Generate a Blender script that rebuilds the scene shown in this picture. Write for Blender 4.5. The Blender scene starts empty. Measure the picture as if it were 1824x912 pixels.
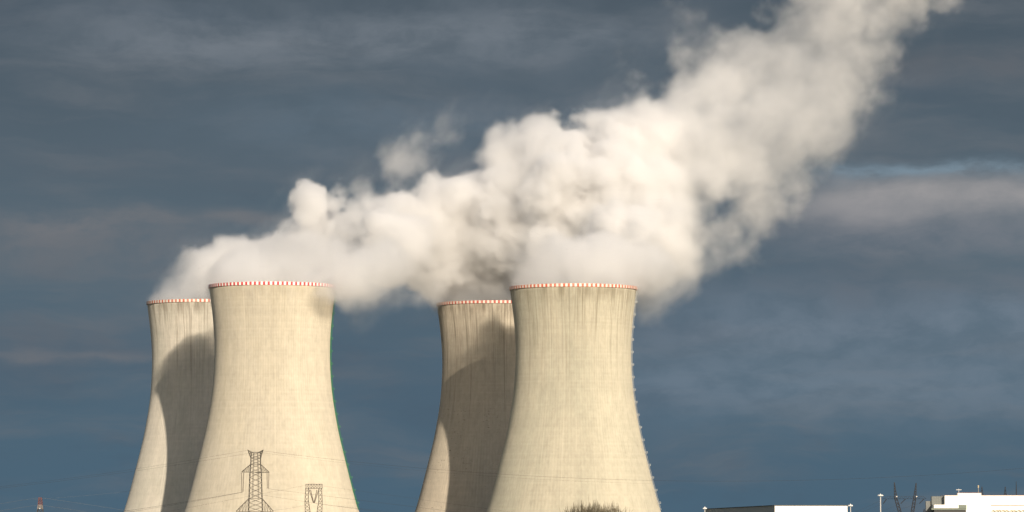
import bpy, bmesh, math, random
import numpy as np
from mathutils import Vector, Matrix

sc = bpy.context.scene
COL = sc.collection
R = math.radians

# ------------------------------------------------------------------ camera
F_PX = 6850.0                      # focal length in pixels of the 1824 px wide photograph
CAM_Z = 6.0
PITCH = math.atan((919 - 456) / F_PX)
cam_d = bpy.data.cameras.new('camera')
cam_d.sensor_width = 36.0
cam_d.lens = 36.0 * F_PX / 1824.0
cam_d.clip_start = 1.0
cam_d.clip_end = 60000.0
cam = bpy.data.objects.new('camera', cam_d)
COL.objects.link(cam)
cam.location = (0, 0, CAM_Z)
cam.rotation_euler = (math.pi / 2 + PITCH, 0, 0)
sc.camera = cam

# ------------------------------------------------------------------ light
SUN_AZ, SUN_EL = R(15.8), R(18.0)          # to the right of straight behind the camera
sun_d = bpy.data.lights.new('sun', 'SUN')
sun_d.energy = 4.6
sun_d.angle = R(0.5)
sun_d.color = (1.0, 0.875, 0.71)
sun = bpy.data.objects.new('sun', sun_d)
COL.objects.link(sun)
sun_dir = Vector((math.sin(SUN_AZ) * math.cos(SUN_EL), -math.cos(SUN_AZ) * math.cos(SUN_EL), math.sin(SUN_EL)))
sun.rotation_euler = sun_dir.to_track_quat('Z', 'Y').to_euler()
sun.location = (0, 0, 500)
SKY_STRENGTH = 0.085

sc.view_settings.view_transform = 'Standard'
sc.view_settings.look = 'None'
sc.view_settings.gamma = 1.0
sc.view_settings.use_curve_mapping = False
sc.view_settings.exposure = 0.30

sc.render.engine = 'CYCLES'
cy = sc.cycles
cy.max_bounces = 14
cy.volume_bounces = 8
cy.transparent_max_bounces = 48
cy.diffuse_bounces = 3
cy.volume_step_rate = 1.7
cy.use_denoising = True
cy.use_adaptive_sampling = True
cy.adaptive_threshold = 0.02
cy.sample_clamp_indirect = 8.0


# ------------------------------------------------------------------ node helpers
class NT:
    """Small helper around a node tree."""
    def __init__(self, tree):
        self.t = tree
        self.n = tree.nodes
        self.l = tree.links

    def new(self, typ, **kw):
        nd = self.n.new(typ)
        for k, v in kw.items():
            setattr(nd, k, v)
        return nd

    def put(self, sock, v):
        if isinstance(v, bpy.types.NodeSocket):
            self.l.new(v, sock)
        elif v is not None:
            sock.default_value = v

    def math(self, op, a, b=None, c=None, clamp=False):
        nd = self.new('ShaderNodeMath', operation=op)
        nd.use_clamp = clamp
        self.put(nd.inputs[0], a)
        if b is not None:
            self.put(nd.inputs[1], b)
        if c is not None:
            self.put(nd.inputs[2], c)
        return nd.outputs[0]

    def vmath(self, op, a, b=None, scale=None):
        nd = self.new('ShaderNodeVectorMath', operation=op)
        self.put(nd.inputs[0], a)
        if b is not None:
            self.put(nd.inputs[1], b)
        if scale is not None:
            self.put(nd.inputs['Scale'], scale)
        return nd.outputs['Value' if op in ('LENGTH', 'DISTANCE', 'DOT_PRODUCT') else 'Vector']

    def sep(self, v):
        nd = self.new('ShaderNodeSeparateXYZ')
        self.put(nd.inputs[0], v)
        return nd.outputs

    def comb(self, x, y, z):
        nd = self.new('ShaderNodeCombineXYZ')
        for i, v in enumerate((x, y, z)):
            self.put(nd.inputs[i], v)
        return nd.outputs[0]

    def noise(self, v, scale=1.0, detail=3.0, rough=0.5, color=False, norm=True, dim='3D'):
        nd = self.new('ShaderNodeTexNoise', noise_dimensions=dim)
        nd.normalize = norm
        self.put(nd.inputs['Vector'], v)
        self.put(nd.inputs['Scale'], scale)
        self.put(nd.inputs['Detail'], detail)
        self.put(nd.inputs['Roughness'], rough)
        return nd.outputs['Color' if color else 0]

    def ss(self, x, lo, hi, a=0.0, b=1.0):
        nd = self.new('ShaderNodeMapRange', interpolation_type='SMOOTHSTEP')
        self.put(nd.inputs['Value'], x)
        self.put(nd.inputs['From Min'], lo)
        self.put(nd.inputs['From Max'], hi)
        self.put(nd.inputs['To Min'], a)
        self.put(nd.inputs['To Max'], b)
        return nd.outputs[0]

    def mix(self, f, a, b, mode='MIX'):
        nd = self.new('ShaderNodeMix', data_type='RGBA', blend_type=mode)
        self.put(nd.inputs[0], f)
        for s, v in ((6, a), (7, b)):
            if not isinstance(v, bpy.types.NodeSocket) and len(v) == 3:
                v = (*v, 1.0)
            self.put(nd.inputs[s], v)
        return nd.outputs[2]


def new_mat(name):
    m = bpy.data.materials.new(name)
    m.use_nodes = True
    m.node_tree.nodes.clear()
    k = NT(m.node_tree)
    out = k.new('ShaderNodeOutputMaterial')
    return m, k, out


def plain(name, col, rough=0.7, metal=0.0, var=0.15, scale=1.5):
    """A painted or weathered surface with a little mottling."""
    m, k, out = new_mat(name)
    b = k.new('ShaderNodeBsdfPrincipled')
    tc = k.new('ShaderNodeTexCoord').outputs['Object']
    n = k.noise(tc, scale, 4.0, 0.6)
    c = k.mix(n, tuple(x * (1 - var) for x in col), tuple(min(1, x * (1 + var)) for x in col))
    k.put(b.inputs['Base Color'], c)
    b.inputs['Roughness'].default_value = rough
    b.inputs['Metallic'].default_value = metal
    k.l.new(b.outputs[0], out.inputs['Surface'])
    return m


# ------------------------------------------------------------------ world
w = bpy.data.worlds.new('World')
sc.world = w
w.use_nodes = True
w.node_tree.nodes.clear()
k = NT(w.node_tree)
wout = k.new('ShaderNodeOutputWorld')
sky = k.new('ShaderNodeTexSky', sky_type='NISHITA')
sky.sun_disc = False
sky.sun_elevation = SUN_EL
sky.sun_rotation = math.pi - SUN_AZ
sky.altitude = 400
sky.dust_density = 1.5
bg_sky = k.new('ShaderNodeBackground')
k.l.new(sky.outputs[0], bg_sky.inputs['Color'])
bg_sky.inputs['Strength'].default_value = SKY_STRENGTH
d = k.new('ShaderNodeTexCoord').outputs['Generated']
dx, dy, dz = k.sep(d)
U = k.math('ARCTAN2', dx, dy)                 # azimuth from +Y, radians
V = k.math('ARCSINE', dz)                     # elevation, radians


def pu(x): return (x - 912) / F_PX
def pv(y): return (919 - y) / F_PX


# slow wobble so that the bands are not ruled lines
wob = k.noise(k.comb(k.math('MULTIPLY', U, 22.0), k.math('MULTIPLY', V, 60.0), 3.3), 1.0, 5.0, 0.55)
wob = k.math('MULTIPLY', k.math('SUBTRACT', wob, 0.5), 0.014)
V2 = k.math('ADD', V, wob)
# base colour by height
ramp = k.new('ShaderNodeValToRGB')
k.put(ramp.inputs[0], k.math('DIVIDE', V2, 0.16))
er = ramp.color_ramp
stops = [(0.0, (0.066, 0.122, 0.176)), (0.22, (0.074, 0.124, 0.170)), (0.42, (0.086, 0.128, 0.164)),
         (0.62, (0.082, 0.115, 0.146)), (0.84, (0.066, 0.092, 0.118)), (1.0, (0.060, 0.080, 0.102))]
er.elements[0].position, er.elements[0].color = stops[0][0], (*stops[0][1], 1)
er.elements[1].position, er.elements[1].color = stops[-1][0], (*stops[-1][1], 1)
for p_, c_ in stops[1:-1]:
    e_ = er.elements.new(p_)
    e_.color = (*c_, 1)
col = ramp.outputs[0]
# long streaky layers and softer lumps of stratus
n1 = k.noise(k.comb(k.math('MULTIPLY', U, 16.0), k.math('MULTIPLY', V2, 110.0), 0.7), 1.0, 6.0, 0.55)
n2 = k.noise(k.comb(k.math('MULTIPLY', U, 55.0), k.math('MULTIPLY', V2, 120.0), 5.1), 1.0, 6.0, 0.6)
n3 = k.noise(k.comb(k.math('MULTIPLY', U, 9.0), k.math('MULTIPLY', V2, 32.0), 9.4), 1.0, 3.0, 0.5)
f1 = k.ss(n1, 0.42, 0.75)
f1 = k.math('MULTIPLY', f1, k.ss(n2, 0.25, 0.75, 0.45, 1.0))
col = k.mix(k.math('MULTIPLY', f1, 0.68), col, (0.140, 0.158, 0.180))
col = k.mix(k.ss(n3, 0.45, 0.75, 0.0, 0.45), col, (0.066, 0.098, 0.138))
col = k.mix(k.ss(n2, 0.5, 0.8, 0.0, 0.22), col, (0.062, 0.086, 0.118))


def band(y, h, x0, x1, xs, colr, amt, lump=0.6):
    """A bank of lit cloud: an elevation, a height and a stretch of azimuth."""
    global col
    q = k.math('DIVIDE', k.math('SUBTRACT', V2, pv(y)), h / F_PX)
    g = k.math('EXPONENT', k.math('MULTIPLY', k.math('MULTIPLY', q, q), -1.0))
    if x0 is not None:
        g = k.math('MULTIPLY', g, k.ss(U, pu(x0 - xs), pu(x0 + xs)))
    if x1 is not None:
        g = k.math('MULTIPLY', g, k.ss(U, pu(x1 - xs), pu(x1 + xs), 1.0, 0.0))
    g = k.math('MULTIPLY', g, k.ss(n2, 0.30, 0.68, 1 - lump, 1.0))
    col = k.mix(k.math('MULTIPLY', g, amt), col, colr)


band(360, 36, 1430, 2100, 120, (0.350, 0.335, 0.335), 0.85, 0.30)   # lit bank on the right
band(420, 50, 1400, 2100, 160, (0.225, 0.230, 0.255), 0.50)
band(311, 15, 1450, 2000, 90, (0.225, 0.325, 0.405), 0.55, 0.95)      # slit of clear sky above it
band(395, 18, 170, 520, 120, (0.190, 0.184, 0.190), 0.6)
band(445, 50, -400, 380, 160, (0.155, 0.162, 0.178), 0.65)
band(636, 11, -300, 300, 110, (0.175, 0.176, 0.188), 0.60, 0.5)
band(690, 70, 1000, 2100, 250, (0.165, 0.215, 0.270), 0.65)
band(580, 60, 1150, 2100, 250, (0.175, 0.220, 0.275), 0.65)
band(520, 24, 1350, 2100, 200, (0.135, 0.155, 0.185), 0.50)
band(70, 60, 100, 1200, 250, (0.195, 0.222, 0.255), 0.62)
band(230, 60, 350, 1300, 250, (0.115, 0.158, 0.200), 0.6)
band(120, 30, 1560, 2100, 90, (0.125, 0.132, 0.148), 0.5)
band(600, 50, -400, 330, 150, (0.125, 0.138, 0.160), 0.40, 0.6)
band(415, 26, 20, 200, 60, (0.195, 0.190, 0.198), 0.45, 0.9)
band(300, 40, -400, 500, 200, (0.105, 0.128, 0.155), 0.40, 0.6)
band(450, 16, 330, 520, 80, (0.150, 0.158, 0.175), 0.4, 0.6)
bg_cl = k.new('ShaderNodeBackground')
k.put(bg_cl.inputs['Color'], col)
bg_cl.inputs['Strength'].default_value = 0.86
# the dark deck fills the northern sky; the half behind the camera is clear
front = k.math('MULTIPLY', k.ss(dy, -0.10, 0.45), k.ss(dz, 0.30, 0.75, 1.0, 0.0))
mx = k.new('ShaderNodeMixShader')
k.put(mx.inputs[0], front)
k.l.new(bg_sky.outputs[0], mx.inputs[1])
k.l.new(bg_cl.outputs[0], mx.inputs[2])
k.l.new(mx.outputs[0], wout.inputs['Surface'])


# ------------------------------------------------------------------ object helpers
def at(x, y, Y):
    """World point at depth Y seen at photo pixel (x, y)."""
    v = (456 - y) / F_PX
    z = CAM_Z + Y * math.tan(PITCH + math.atan(v))
    dep = Y * math.cos(PITCH) + (z - CAM_Z) * math.sin(PITCH)
    return Vector(((x - 912) / F_PX * dep, Y, z))


def tag(o, label=None, cat=None, group=None, kind=None):
    if label: o['label'] = label
    if cat: o['category'] = cat
    if group: o['group'] = group
    if kind: o['kind'] = kind
    return o


def empty(name, loc):
    o = bpy.data.objects.new(name, None)
    o.empty_display_size = 1.0
    o.location = loc
    COL.objects.link(o)
    return o


class MB:
    """Collects boxes, bars and tubes into one mesh."""
    def __init__(self):
        self.v, self.f, self.mi = [], [], []

    def add(self, vs, fs, mi=0):
        b = len(self.v)
        self.v += [tuple(p) for p in vs]
        self.f += [tuple(b + i for i in q) for q in fs]
        self.mi += [mi] * len(fs)

    def box(self, lo, hi, mi=0):
        x0, y0, z0 = lo
        x1, y1, z1 = hi
        self.add([(x0, y0, z0), (x1, y0, z0), (x1, y1, z0), (x0, y1, z0), (x0, y0, z1), (x1, y0, z1), (x1, y1, z1), (x0, y1, z1)],
                 [(3, 2, 1, 0), (4, 5, 6, 7), (0, 1, 5, 4), (1, 2, 6, 5), (2, 3, 7, 6), (3, 0, 4, 7)], mi)

    def tube(self, pts, rad, n=6, mi=0, caps=True):
        pts = [Vector(p) for p in pts]
        rads = rad if isinstance(rad, (list, tuple)) else [rad] * len(pts)
        b = len(self.v)
        ref = None
        for i, p in enumerate(pts):
            t = (pts[min(i + 1, len(pts) - 1)] - pts[max(i - 1, 0)]).normalized()
            if ref is None:
                ref = Vector((0, 0, 1)) if abs(t.z) < 0.9 else Vector((1, 0, 0))
            a = t.cross(ref).normalized()
            c = a.cross(t)
            for j in range(n):
                an = 2 * math.pi * (j + 0.5) / n
                self.v.append(tuple(p + (a * math.cos(an) + c * math.sin(an)) * rads[i]))
        for i in range(len(pts) - 1):
            for j in range(n):
                q = b + i * n + j
                r_ = b + i * n + (j + 1) % n
                self.f.append((q, r_, r_ + n, q + n))
                self.mi.append(mi)
        if caps:
            self.f.append(tuple(b + j for j in reversed(range(n))))
            self.f.append(tuple(b + (len(pts) - 1) * n + j for j in range(n)))
            self.mi += [mi, mi]

    def bar(self, a, b, r=0.05, mi=0):
        self.tube([a, b], r, 4, mi)

    def build(self, name, mats, parent=None, loc=None, smooth=False):
        me = bpy.data.meshes.new(name)
        me.from_pydata(self.v, [], self.f)
        for m in (mats if isinstance(mats, (list, tuple)) else [mats]):
            me.materials.append(m)
        me.polygons.foreach_set('material_index', self.mi)
        if smooth:
            me.polygons.foreach_set('use_smooth', [True] * len(me.polygons))
        me.update()
        o = bpy.data.objects.new(name, me)
        COL.objects.link(o)
        if parent: o.parent = parent
        if loc is not None: o.location = loc
        return o


def copy_part(o, parent):
    c = o.copy()
    COL.objects.link(c)
    c.parent = parent
    for ch in list(o.children):
        copy_part(ch, c)
    return c


# ------------------------------------------------------------------ ground
m, k, out = new_mat('field')
b = k.new('ShaderNodeBsdfPrincipled')
tc = k.new('ShaderNodeTexCoord').outputs['Object']
n = k.noise(tc, 0.02, 8.0, 0.65)
n_b = k.noise(tc, 1.2, 4.0, 0.6)
c = k.mix(k.ss(n, 0.35, 0.65), (0.075, 0.085, 0.035), (0.16, 0.13, 0.075))
c = k.mix(k.math('MULTIPLY', n_b, 0.5), c, (0.05, 0.06, 0.025))
k.put(b.inputs['Base Color'], c)
b.inputs['Roughness'].default_value = 0.95
bp = k.new('ShaderNodeBump')
bp.inputs['Strength'].default_value = 0.5
k.put(bp.inputs['Height'], n_b)
k.l.new(bp.outputs[0], b.inputs['Normal'])
k.l.new(b.outputs[0], out.inputs['Surface'])
M_FIELD = m
g = MB()
N, S = 40, 24000.0
for j in range(N + 1):
    for i in range(N + 1):
        g.v.append((-S + 2 * S * i / N, -4000 + 2 * S * j / N, 0.0))
for j in range(N):
    for i in range(N):
        a = j * (N + 1) + i
        g.f.append((a, a + 1, a + N + 2, a + N + 1))
        g.mi.append(0)
tag(g.build('ground', M_FIELD), 'dry winter grassland around the power station', 'ground', kind='structure')


# ------------------------------------------------------------------ cooling towers
PROF = [(6.5, 57.2), (12.9, 55.2), (27.5, 51.2), (42.1, 47.5), (56.7, 43.9), (71.3, 41.05), (85.9, 38.85), (100.5, 37.75), (115.1, 37.5),
        (129.7, 38.35), (144.3, 40.05), (152.0, 41.1)]
_pz = np.array([p[0] for p in PROF])
_pr = np.array([p[1] for p in PROF])


def cubic_coeffs(x, y):
    n = len(x)
    h = np.diff(x)
    A = np.zeros((n, n)); rhs = np.zeros(n)
    A[0, 0] = A[-1, -1] = 1
    for i in range(1, n - 1):
        A[i, i - 1], A[i, i], A[i, i + 1] = h[i - 1], 2 * (h[i - 1] + h[i]), h[i]
        rhs[i] = 6 * ((y[i + 1] - y[i]) / h[i] - (y[i] - y[i - 1]) / h[i - 1])
    return np.linalg.solve(A, rhs)


_pm = cubic_coeffs(_pz, _pr)


def radius(z):
    z = np.clip(np.asarray(z, float), _pz[0], _pz[-1])
    i = np.clip(np.searchsorted(_pz, z) - 1, 0, len(_pz) - 2)
    h = _pz[i + 1] - _pz[i]
    a = (_pz[i + 1] - z) / h
    bb = (z - _pz[i]) / h
    return a * _pr[i] + bb * _pr[i + 1] + ((a ** 3 - a) * _pm[i] + (bb ** 3 - bb) * _pm[i + 1]) * h * h / 6


NRIB = 144


def shell_mesh():
    """Ribbed hyperboloid concrete shell with an inner face."""
    segs = NRIB * 4
    zs = np.linspace(6.5, 152.0, 110)
    rs = radius(zs)
    ang = np.linspace(0, 2 * math.pi, segs, endpoint=False)
    rib = np.where(np.arange(segs) % 4 < 1, 0.11, 0.0) + np.where(np.arange(segs) % 4 == 1, 0.11, 0.0)
    vs = []
    for z, r in zip(zs, rs):
        fade = min(1.0, (152.0 - z) / 3.0)
        rr = r + rib * fade
        vs.append(np.stack([rr * np.cos(ang), rr * np.sin(ang), np.full(segs, z)], 1))
    for z, r in zip(zs[::-1], rs[::-1]):
        rr = r - 0.6
        vs.append(np.stack([rr * np.cos(ang), rr * np.sin(ang), np.full(segs, z)], 1))
    v = np.concatenate(vs)
    nr = len(vs)
    i = np.arange(nr)[:, None]
    j = np.arange(segs)[None, :]
    j1 = (j + 1) % segs
    i1 = (i + 1) % nr
    f = np.stack(np.broadcast_arrays(i * segs + j, i * segs + j1, i1 * segs + j1, i1 * segs + j), -1).reshape(-1, 4)
    me = bpy.data.meshes.new('shell')
    me.vertices.add(len(v)); me.vertices.foreach_set('co', v.ravel())
    me.loops.add(len(f) * 4); me.loops.foreach_set('vertex_index', f.ravel())
    me.polygons.add(len(f))
    me.polygons.foreach_set('loop_start', np.arange(len(f)) * 4)
    me.update(calc_edges=True)
    me.validate()
    me.polygons.foreach_set('use_smooth', [True] * len(me.polygons))
    return me


def concrete(name, base, streak_col, streak, low, seed, tint=(0.40, 0.40, 0.33), tint_amt=0.3, dash=0.0, sun_pale=0.45):
    """Weathered shell concrete: lift joints, panel tone changes, run-off streaks from the rim and dark moss dashes."""
    m, k, out = new_mat(name)
    b = k.new('ShaderNodeBsdfPrincipled')
    tc = k.new('ShaderNodeTexCoord').outputs['Object']
    x, y, z = k.sep(tc)
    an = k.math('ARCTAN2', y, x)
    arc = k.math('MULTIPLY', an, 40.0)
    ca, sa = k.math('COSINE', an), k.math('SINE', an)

    def cyl(sr, sz, o):   # seamless noise coordinates round the shell
        return k.comb(k.math('MULTIPLY', ca, sr), k.math('MULTIPLY', sa, sr), k.math('ADD', k.math('MULTIPLY', z, sz), seed + o))

    # broad tone
    big = k.noise(cyl(2.2, 0.020, 0), 1.0, 4.0, 0.55)
    c = k.mix(k.ss(big, 0.35, 0.68, 0.0, tint_amt), base, tint)
    # sunward side painted paler: sunlight put into the colour, beside some real tone change
    c = k.mix(k.math('MULTIPLY', k.ss(k.math('ADD', ca, k.math('MULTIPLY', big, 0.35)), 0.20, 0.75), sun_pale), c, tuple(min(0.8, v * 1.32) for v in base))
    # pours: each lift and each formwork panel its own tone
    lift = k.math('FLOOR', k.math('DIVIDE', z, 1.25))
    wn = k.new('ShaderNodeTexWhiteNoise', noise_dimensions='2D')
    panel = k.math('FLOOR', k.math('MULTIPLY', an, NRIB / (2 * math.pi) / 2.0))
    k.put(wn.inputs['Vector'], k.comb(k.math('ADD', panel, seed), lift, 0.0))
    wl = k.new('ShaderNodeTexWhiteNoise', noise_dimensions='1D')
    k.put(wl.inputs['W'], k.math('ADD', lift, seed))
    tone = k.math('ADD', k.math('MULTIPLY', wn.outputs[0], 0.035), k.math('MULTIPLY', wl.outputs[0], 0.05))
    fine = k.noise(k.vmath('MULTIPLY', tc, (1.0, 1.0, 0.45)), 0.45, 7.0, 0.65)
    tone = k.math('ADD', tone, k.math('MULTIPLY', fine, 0.38))
    blot = k.noise(cyl(7.0, 0.06, 61), 1.0, 5.0, 0.6)
    tone = k.math('ADD', tone, k.math('MULTIPLY', blot, 0.32))
    tone = k.math('ADD', tone, 0.575)
    c = k.mix(1.0, c, k.comb(tone, tone, tone), 'MULTIPLY')
    # joint lines
    fr = k.math('FRACT', k.math('DIVIDE', z, 1.25))
    c = k.mix(k.ss(fr, 0.0, 0.10, 0.06, 0.0), c, tuple(v * 0.45 for v in base))
    # run-off streaks
    s1 = k.noise(cyl(26.0, 0.012, 11), 1.0, 4.0, 0.7)
    s2 = k.noise(cyl(70.0, 0.020, 23), 1.0, 3.0, 0.6)
    ln = k.noise(cyl(14.0, 0.0, 37), 1.0, 3.0, 0.6)           # how far down each streak runs
    reach = k.ss(ln, 0.30, 0.72, 135.0, low)
    fall = k.ss(z, reach, 152.0)
    fall = k.math('POWER', fall, 0.6)
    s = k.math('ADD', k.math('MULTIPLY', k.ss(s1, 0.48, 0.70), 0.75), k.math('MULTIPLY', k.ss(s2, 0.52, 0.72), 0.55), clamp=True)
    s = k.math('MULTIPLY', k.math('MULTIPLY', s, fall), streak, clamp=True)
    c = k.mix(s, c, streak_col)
    # narrow crack-like drips following the ribs
    s3 = k.noise(cyl(120.0, 0.008, 51), 1.0, 1.0, 0.5)
    s3 = k.math('MULTIPLY', k.ss(s3, 0.66, 0.76), k.ss(z, k.ss(ln, 0.3, 0.7, 120.0, low - 20), 150.0))
    c = k.mix(k.math('MULTIPLY', s3, min(1.0, streak * 1.1)), c, tuple(v * 0.55 for v in streak_col))
    # soot collar under the rim
    rim_n = k.noise(cyl(10.0, 0.05, 71), 1.0, 5.0, 0.6)
    collar = k.math('MULTIPLY', k.ss(z, 139.0, 152.0), k.ss(rim_n, 0.35, 0.7))
    c = k.mix(k.math('MULTIPLY', collar, streak * 0.8), c, streak_col)
    # pale lime trails
    s4 = k.noise(cyl(40.0, 0.010, 91), 1.0, 2.0, 0.5)
    c = k.mix(k.ss(s4, 0.62, 0.75, 0.0, 0.28), c, tuple(min(0.75, v * 1.35) for v in base))
    if dash > 0:
        dn = k.noise(cyl(22.0, 0.85, 5), 1.0, 4.0, 0.65)
        dm = k.noise(cyl(2.6, 0.030, 8), 1.0, 2.0, 0.5)
        zone = k.math('MULTIPLY', k.ss(dm, 0.44, 0.62), k.ss(z, 95.0, 70.0))
        c = k.mix(k.math('MULTIPLY', k.math('MULTIPLY', k.ss(dn, 0.60, 0.70), zone), dash), c, (0.06, 0.055, 0.045))
    k.put(b.inputs['Base Color'], c)
    b.inputs['Roughness'].default_value = 0.92
    b.inputs['Diffuse Roughness'].default_value = 0.35
    b.inputs['Specular IOR Level'].default_value = 0.2
    bp = k.new('ShaderNodeBump')
    bp.inputs['Strength'].default_value = 0.35
    bp.inputs['Distance'].default_value = 0.3
    k.put(bp.inputs['Height'], k.math('ADD', k.math('MULTIPLY', fine, 0.6), k.ss(fr, 0.0, 0.1, 0.0, 0.05)))
    k.l.new(bp.outputs[0], b.inputs['Normal'])
    k.l.new(b.outputs[0], out.inputs['Surface'])
    return m


def rim_mat(name, red, white, wear):
    m, k, out = new_mat(name)
    b = k.new('ShaderNodeBsdfPrincipled')
    tc = k.new('ShaderNodeTexCoord').outputs['Object']
    x, y, z = k.sep(tc)
    fr = k.math('FRACT', k.math('MULTIPLY', k.math('ARCTAN2', y, x), 88 / (2 * math.pi)))
    st = k.math('GREATER_THAN', fr, 0.5)
    n = k.noise(tc, 0.35, 5.0, 0.65)
    n_ = k.noise(k.vmath('MULTIPLY', tc, (0.5, 0.5, 0.05)), 1.0, 4.0, 0.6)
    worn = k.math('MULTIPLY', k.ss(n_, 0.40, 0.72), wear)
    c = k.mix(st, white, red)
    c = k.mix(worn, c, (0.50, 0.44, 0.37))
    c = k.mix(k.ss(n, 0.5, 0.8, 0.0, 0.3), c, (0.25, 0.21, 0.18))
    k.put(b.inputs['Base Color'], c)
    b.inputs['Roughness'].default_value = 0.6
    k.l.new(b.outputs[0], out.inputs['Surface'])
    return m


def rim_mesh():
    g = MB()
    n = 176 * 2
    prof = [(41.05, 152.0), (41.75, 152.02), (41.80, 154.0), (40.5, 154.0), (40.45, 152.0)]
    for r, z in prof:
        for j in range(n):
            a = 2 * math.pi * j / n
            g.v.append((r * math.cos(a), r * math.sin(a), z))
    for i in range(len(prof)):
        i1 = (i + 1) % len(prof)
        for j in range(n):
            j1 = (j + 1) % n
            g.f.append((i * n + j, i * n + j1, i1 * n + j1, i1 * n + j))
            g.mi.append(0)
    return g


SHELL = shell_mesh()
M_PLINTH = plain('plinth_concrete', (0.30, 0.29, 0.26), 0.9)


def ladder(parent, mat, step, first):
    """Climbing ladder with safety cage hugging the +X meridian, with rest platforms."""
    g = MB()
    zs = np.linspace(10.0, 152.5, 90)
    off = 0.30
    for sy in (-0.45, 0.45):
        g.tube([(float(radius(z)) + off, sy, z) for z in zs], 0.09, 5)
    for z in np.arange(10.0, 152.0, 0.6):
        r = float(radius(z)) + off
        g.bar((r, -0.45, z), (r, 0.45, z), 0.035)
    g.tube([(float(radius(z)) + off + 0.85, 0.0, z) for z in zs], 0.04, 5)
    for sy in (-0.45, 0.45):
        g.tube([(float(radius(z)) + off + 0.62, sy, z) for z in zs], 0.04, 5)
    lad = g.build('ladder', mat, parent)
    first_p = None
    for z in np.arange(first, 150.0, step):
        r = float(radius(z))
        if first_p is None:
            p = MB()
            p.box((0.12, -0.9, -0.10), (1.9, 0.9, 0.02))
            for (x_, y_) in ((1.85, -0.85), (1.85, 0.85), (0.5, -0.85), (0.5, 0.85)):
                p.bar((x_, y_, 0.02), (x_, y_, 1.1), 0.05)
            for h in (0.55, 1.1):
                p.tube([(0.5, -0.85, h), (1.85, -0.85, h), (1.85, 0.85, h), (0.5, 0.85, h)], 0.05, 4)
            p.bar((0.1, 0.0, -1.1), (1.6, 0.0, -0.12), 0.07)
            first_p = p.build('platform', mat, lad, (r, 0, z))
        else:
            c = copy_part(first_p, lad)
            c.location = (r, 0, z)
    return lad


def cooling_tower(loc, label, shell_mat, band_mat, lad_mat, turn=0.0, rise=1.0):
    t = tag(empty('cooling_tower', loc), label, 'cooling tower', 'concrete cooling towers of the power station')
    t.rotation_euler.z = turn
    t.scale.z = rise
    s = bpy.data.objects.new('shell', SHELL)
    COL.objects.link(s)
    s.parent = t
    s.rotation_euler.z = -turn
    if not SHELL.materials:
        SHELL.materials.append(shell_mat)
    s.material_slots[0].link = 'OBJECT'
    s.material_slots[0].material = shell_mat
    rim_mesh().build('rim_band', band_mat, t)
    leg = MB()
    nl = 48
    for i in range(nl):
        for sgn in (-0.5, 0.5):
            a0 = 2 * math.pi * i / nl
            a1 = 2 * math.pi * (i + sgn) / nl
            leg.tube([(59.5 * math.cos(a0), 59.5 * math.sin(a0), 0.3), (56.9 * math.cos(a1), 56.9 * math.sin(a1), 6.7)], 0.45, 8)
    leg.build('column_ring', M_PLINTH, t)
    if lad_mat:
        ladder(t, lad_mat, 8.1, 14.0)
    return t


YF, YR = 2500.0, 2690.0
P2 = at(484.0, 919, YF); P4 = at(1021.7, 919, YF)
P1 = at(365.4, 919, YR); P3 = at(883.4, 919, YR)
for p in (P1, P2, P3, P4): p.z = 0.0
RED_NEW, WHITE_NEW = (0.52, 0.035, 0.045), (0.80, 0.78, 0.72)
RED_OLD, WHITE_OLD = (0.50, 0.12, 0.07), (0.70, 0.66, 0.58)
M_GREEN = plain('green_painted_steel', (0.025, 0.20, 0.045), 0.5)
M_GALV = plain('galvanised_steel', (0.50, 0.50, 0.47), 0.5, 0.3)
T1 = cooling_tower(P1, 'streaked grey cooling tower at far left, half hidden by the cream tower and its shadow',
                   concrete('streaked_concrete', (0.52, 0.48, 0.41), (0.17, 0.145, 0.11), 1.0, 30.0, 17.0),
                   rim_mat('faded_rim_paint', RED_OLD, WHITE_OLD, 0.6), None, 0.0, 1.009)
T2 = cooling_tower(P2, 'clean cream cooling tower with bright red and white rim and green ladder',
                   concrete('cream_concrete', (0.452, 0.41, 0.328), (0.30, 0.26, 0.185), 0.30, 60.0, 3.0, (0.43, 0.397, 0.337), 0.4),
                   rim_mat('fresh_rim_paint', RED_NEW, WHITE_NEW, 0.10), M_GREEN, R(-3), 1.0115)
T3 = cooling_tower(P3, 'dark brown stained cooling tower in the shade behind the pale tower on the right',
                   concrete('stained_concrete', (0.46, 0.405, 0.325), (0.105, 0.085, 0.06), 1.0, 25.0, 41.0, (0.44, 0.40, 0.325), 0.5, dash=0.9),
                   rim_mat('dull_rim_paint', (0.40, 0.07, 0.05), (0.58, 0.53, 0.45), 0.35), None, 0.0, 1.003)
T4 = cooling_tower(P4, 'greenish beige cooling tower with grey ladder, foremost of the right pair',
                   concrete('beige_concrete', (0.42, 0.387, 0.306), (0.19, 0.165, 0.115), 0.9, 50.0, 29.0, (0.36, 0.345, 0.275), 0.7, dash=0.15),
                   rim_mat('orange_rim_paint', (0.55, 0.11, 0.055), WHITE_OLD, 0.45), M_GALV, R(-8), 1.004)


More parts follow.
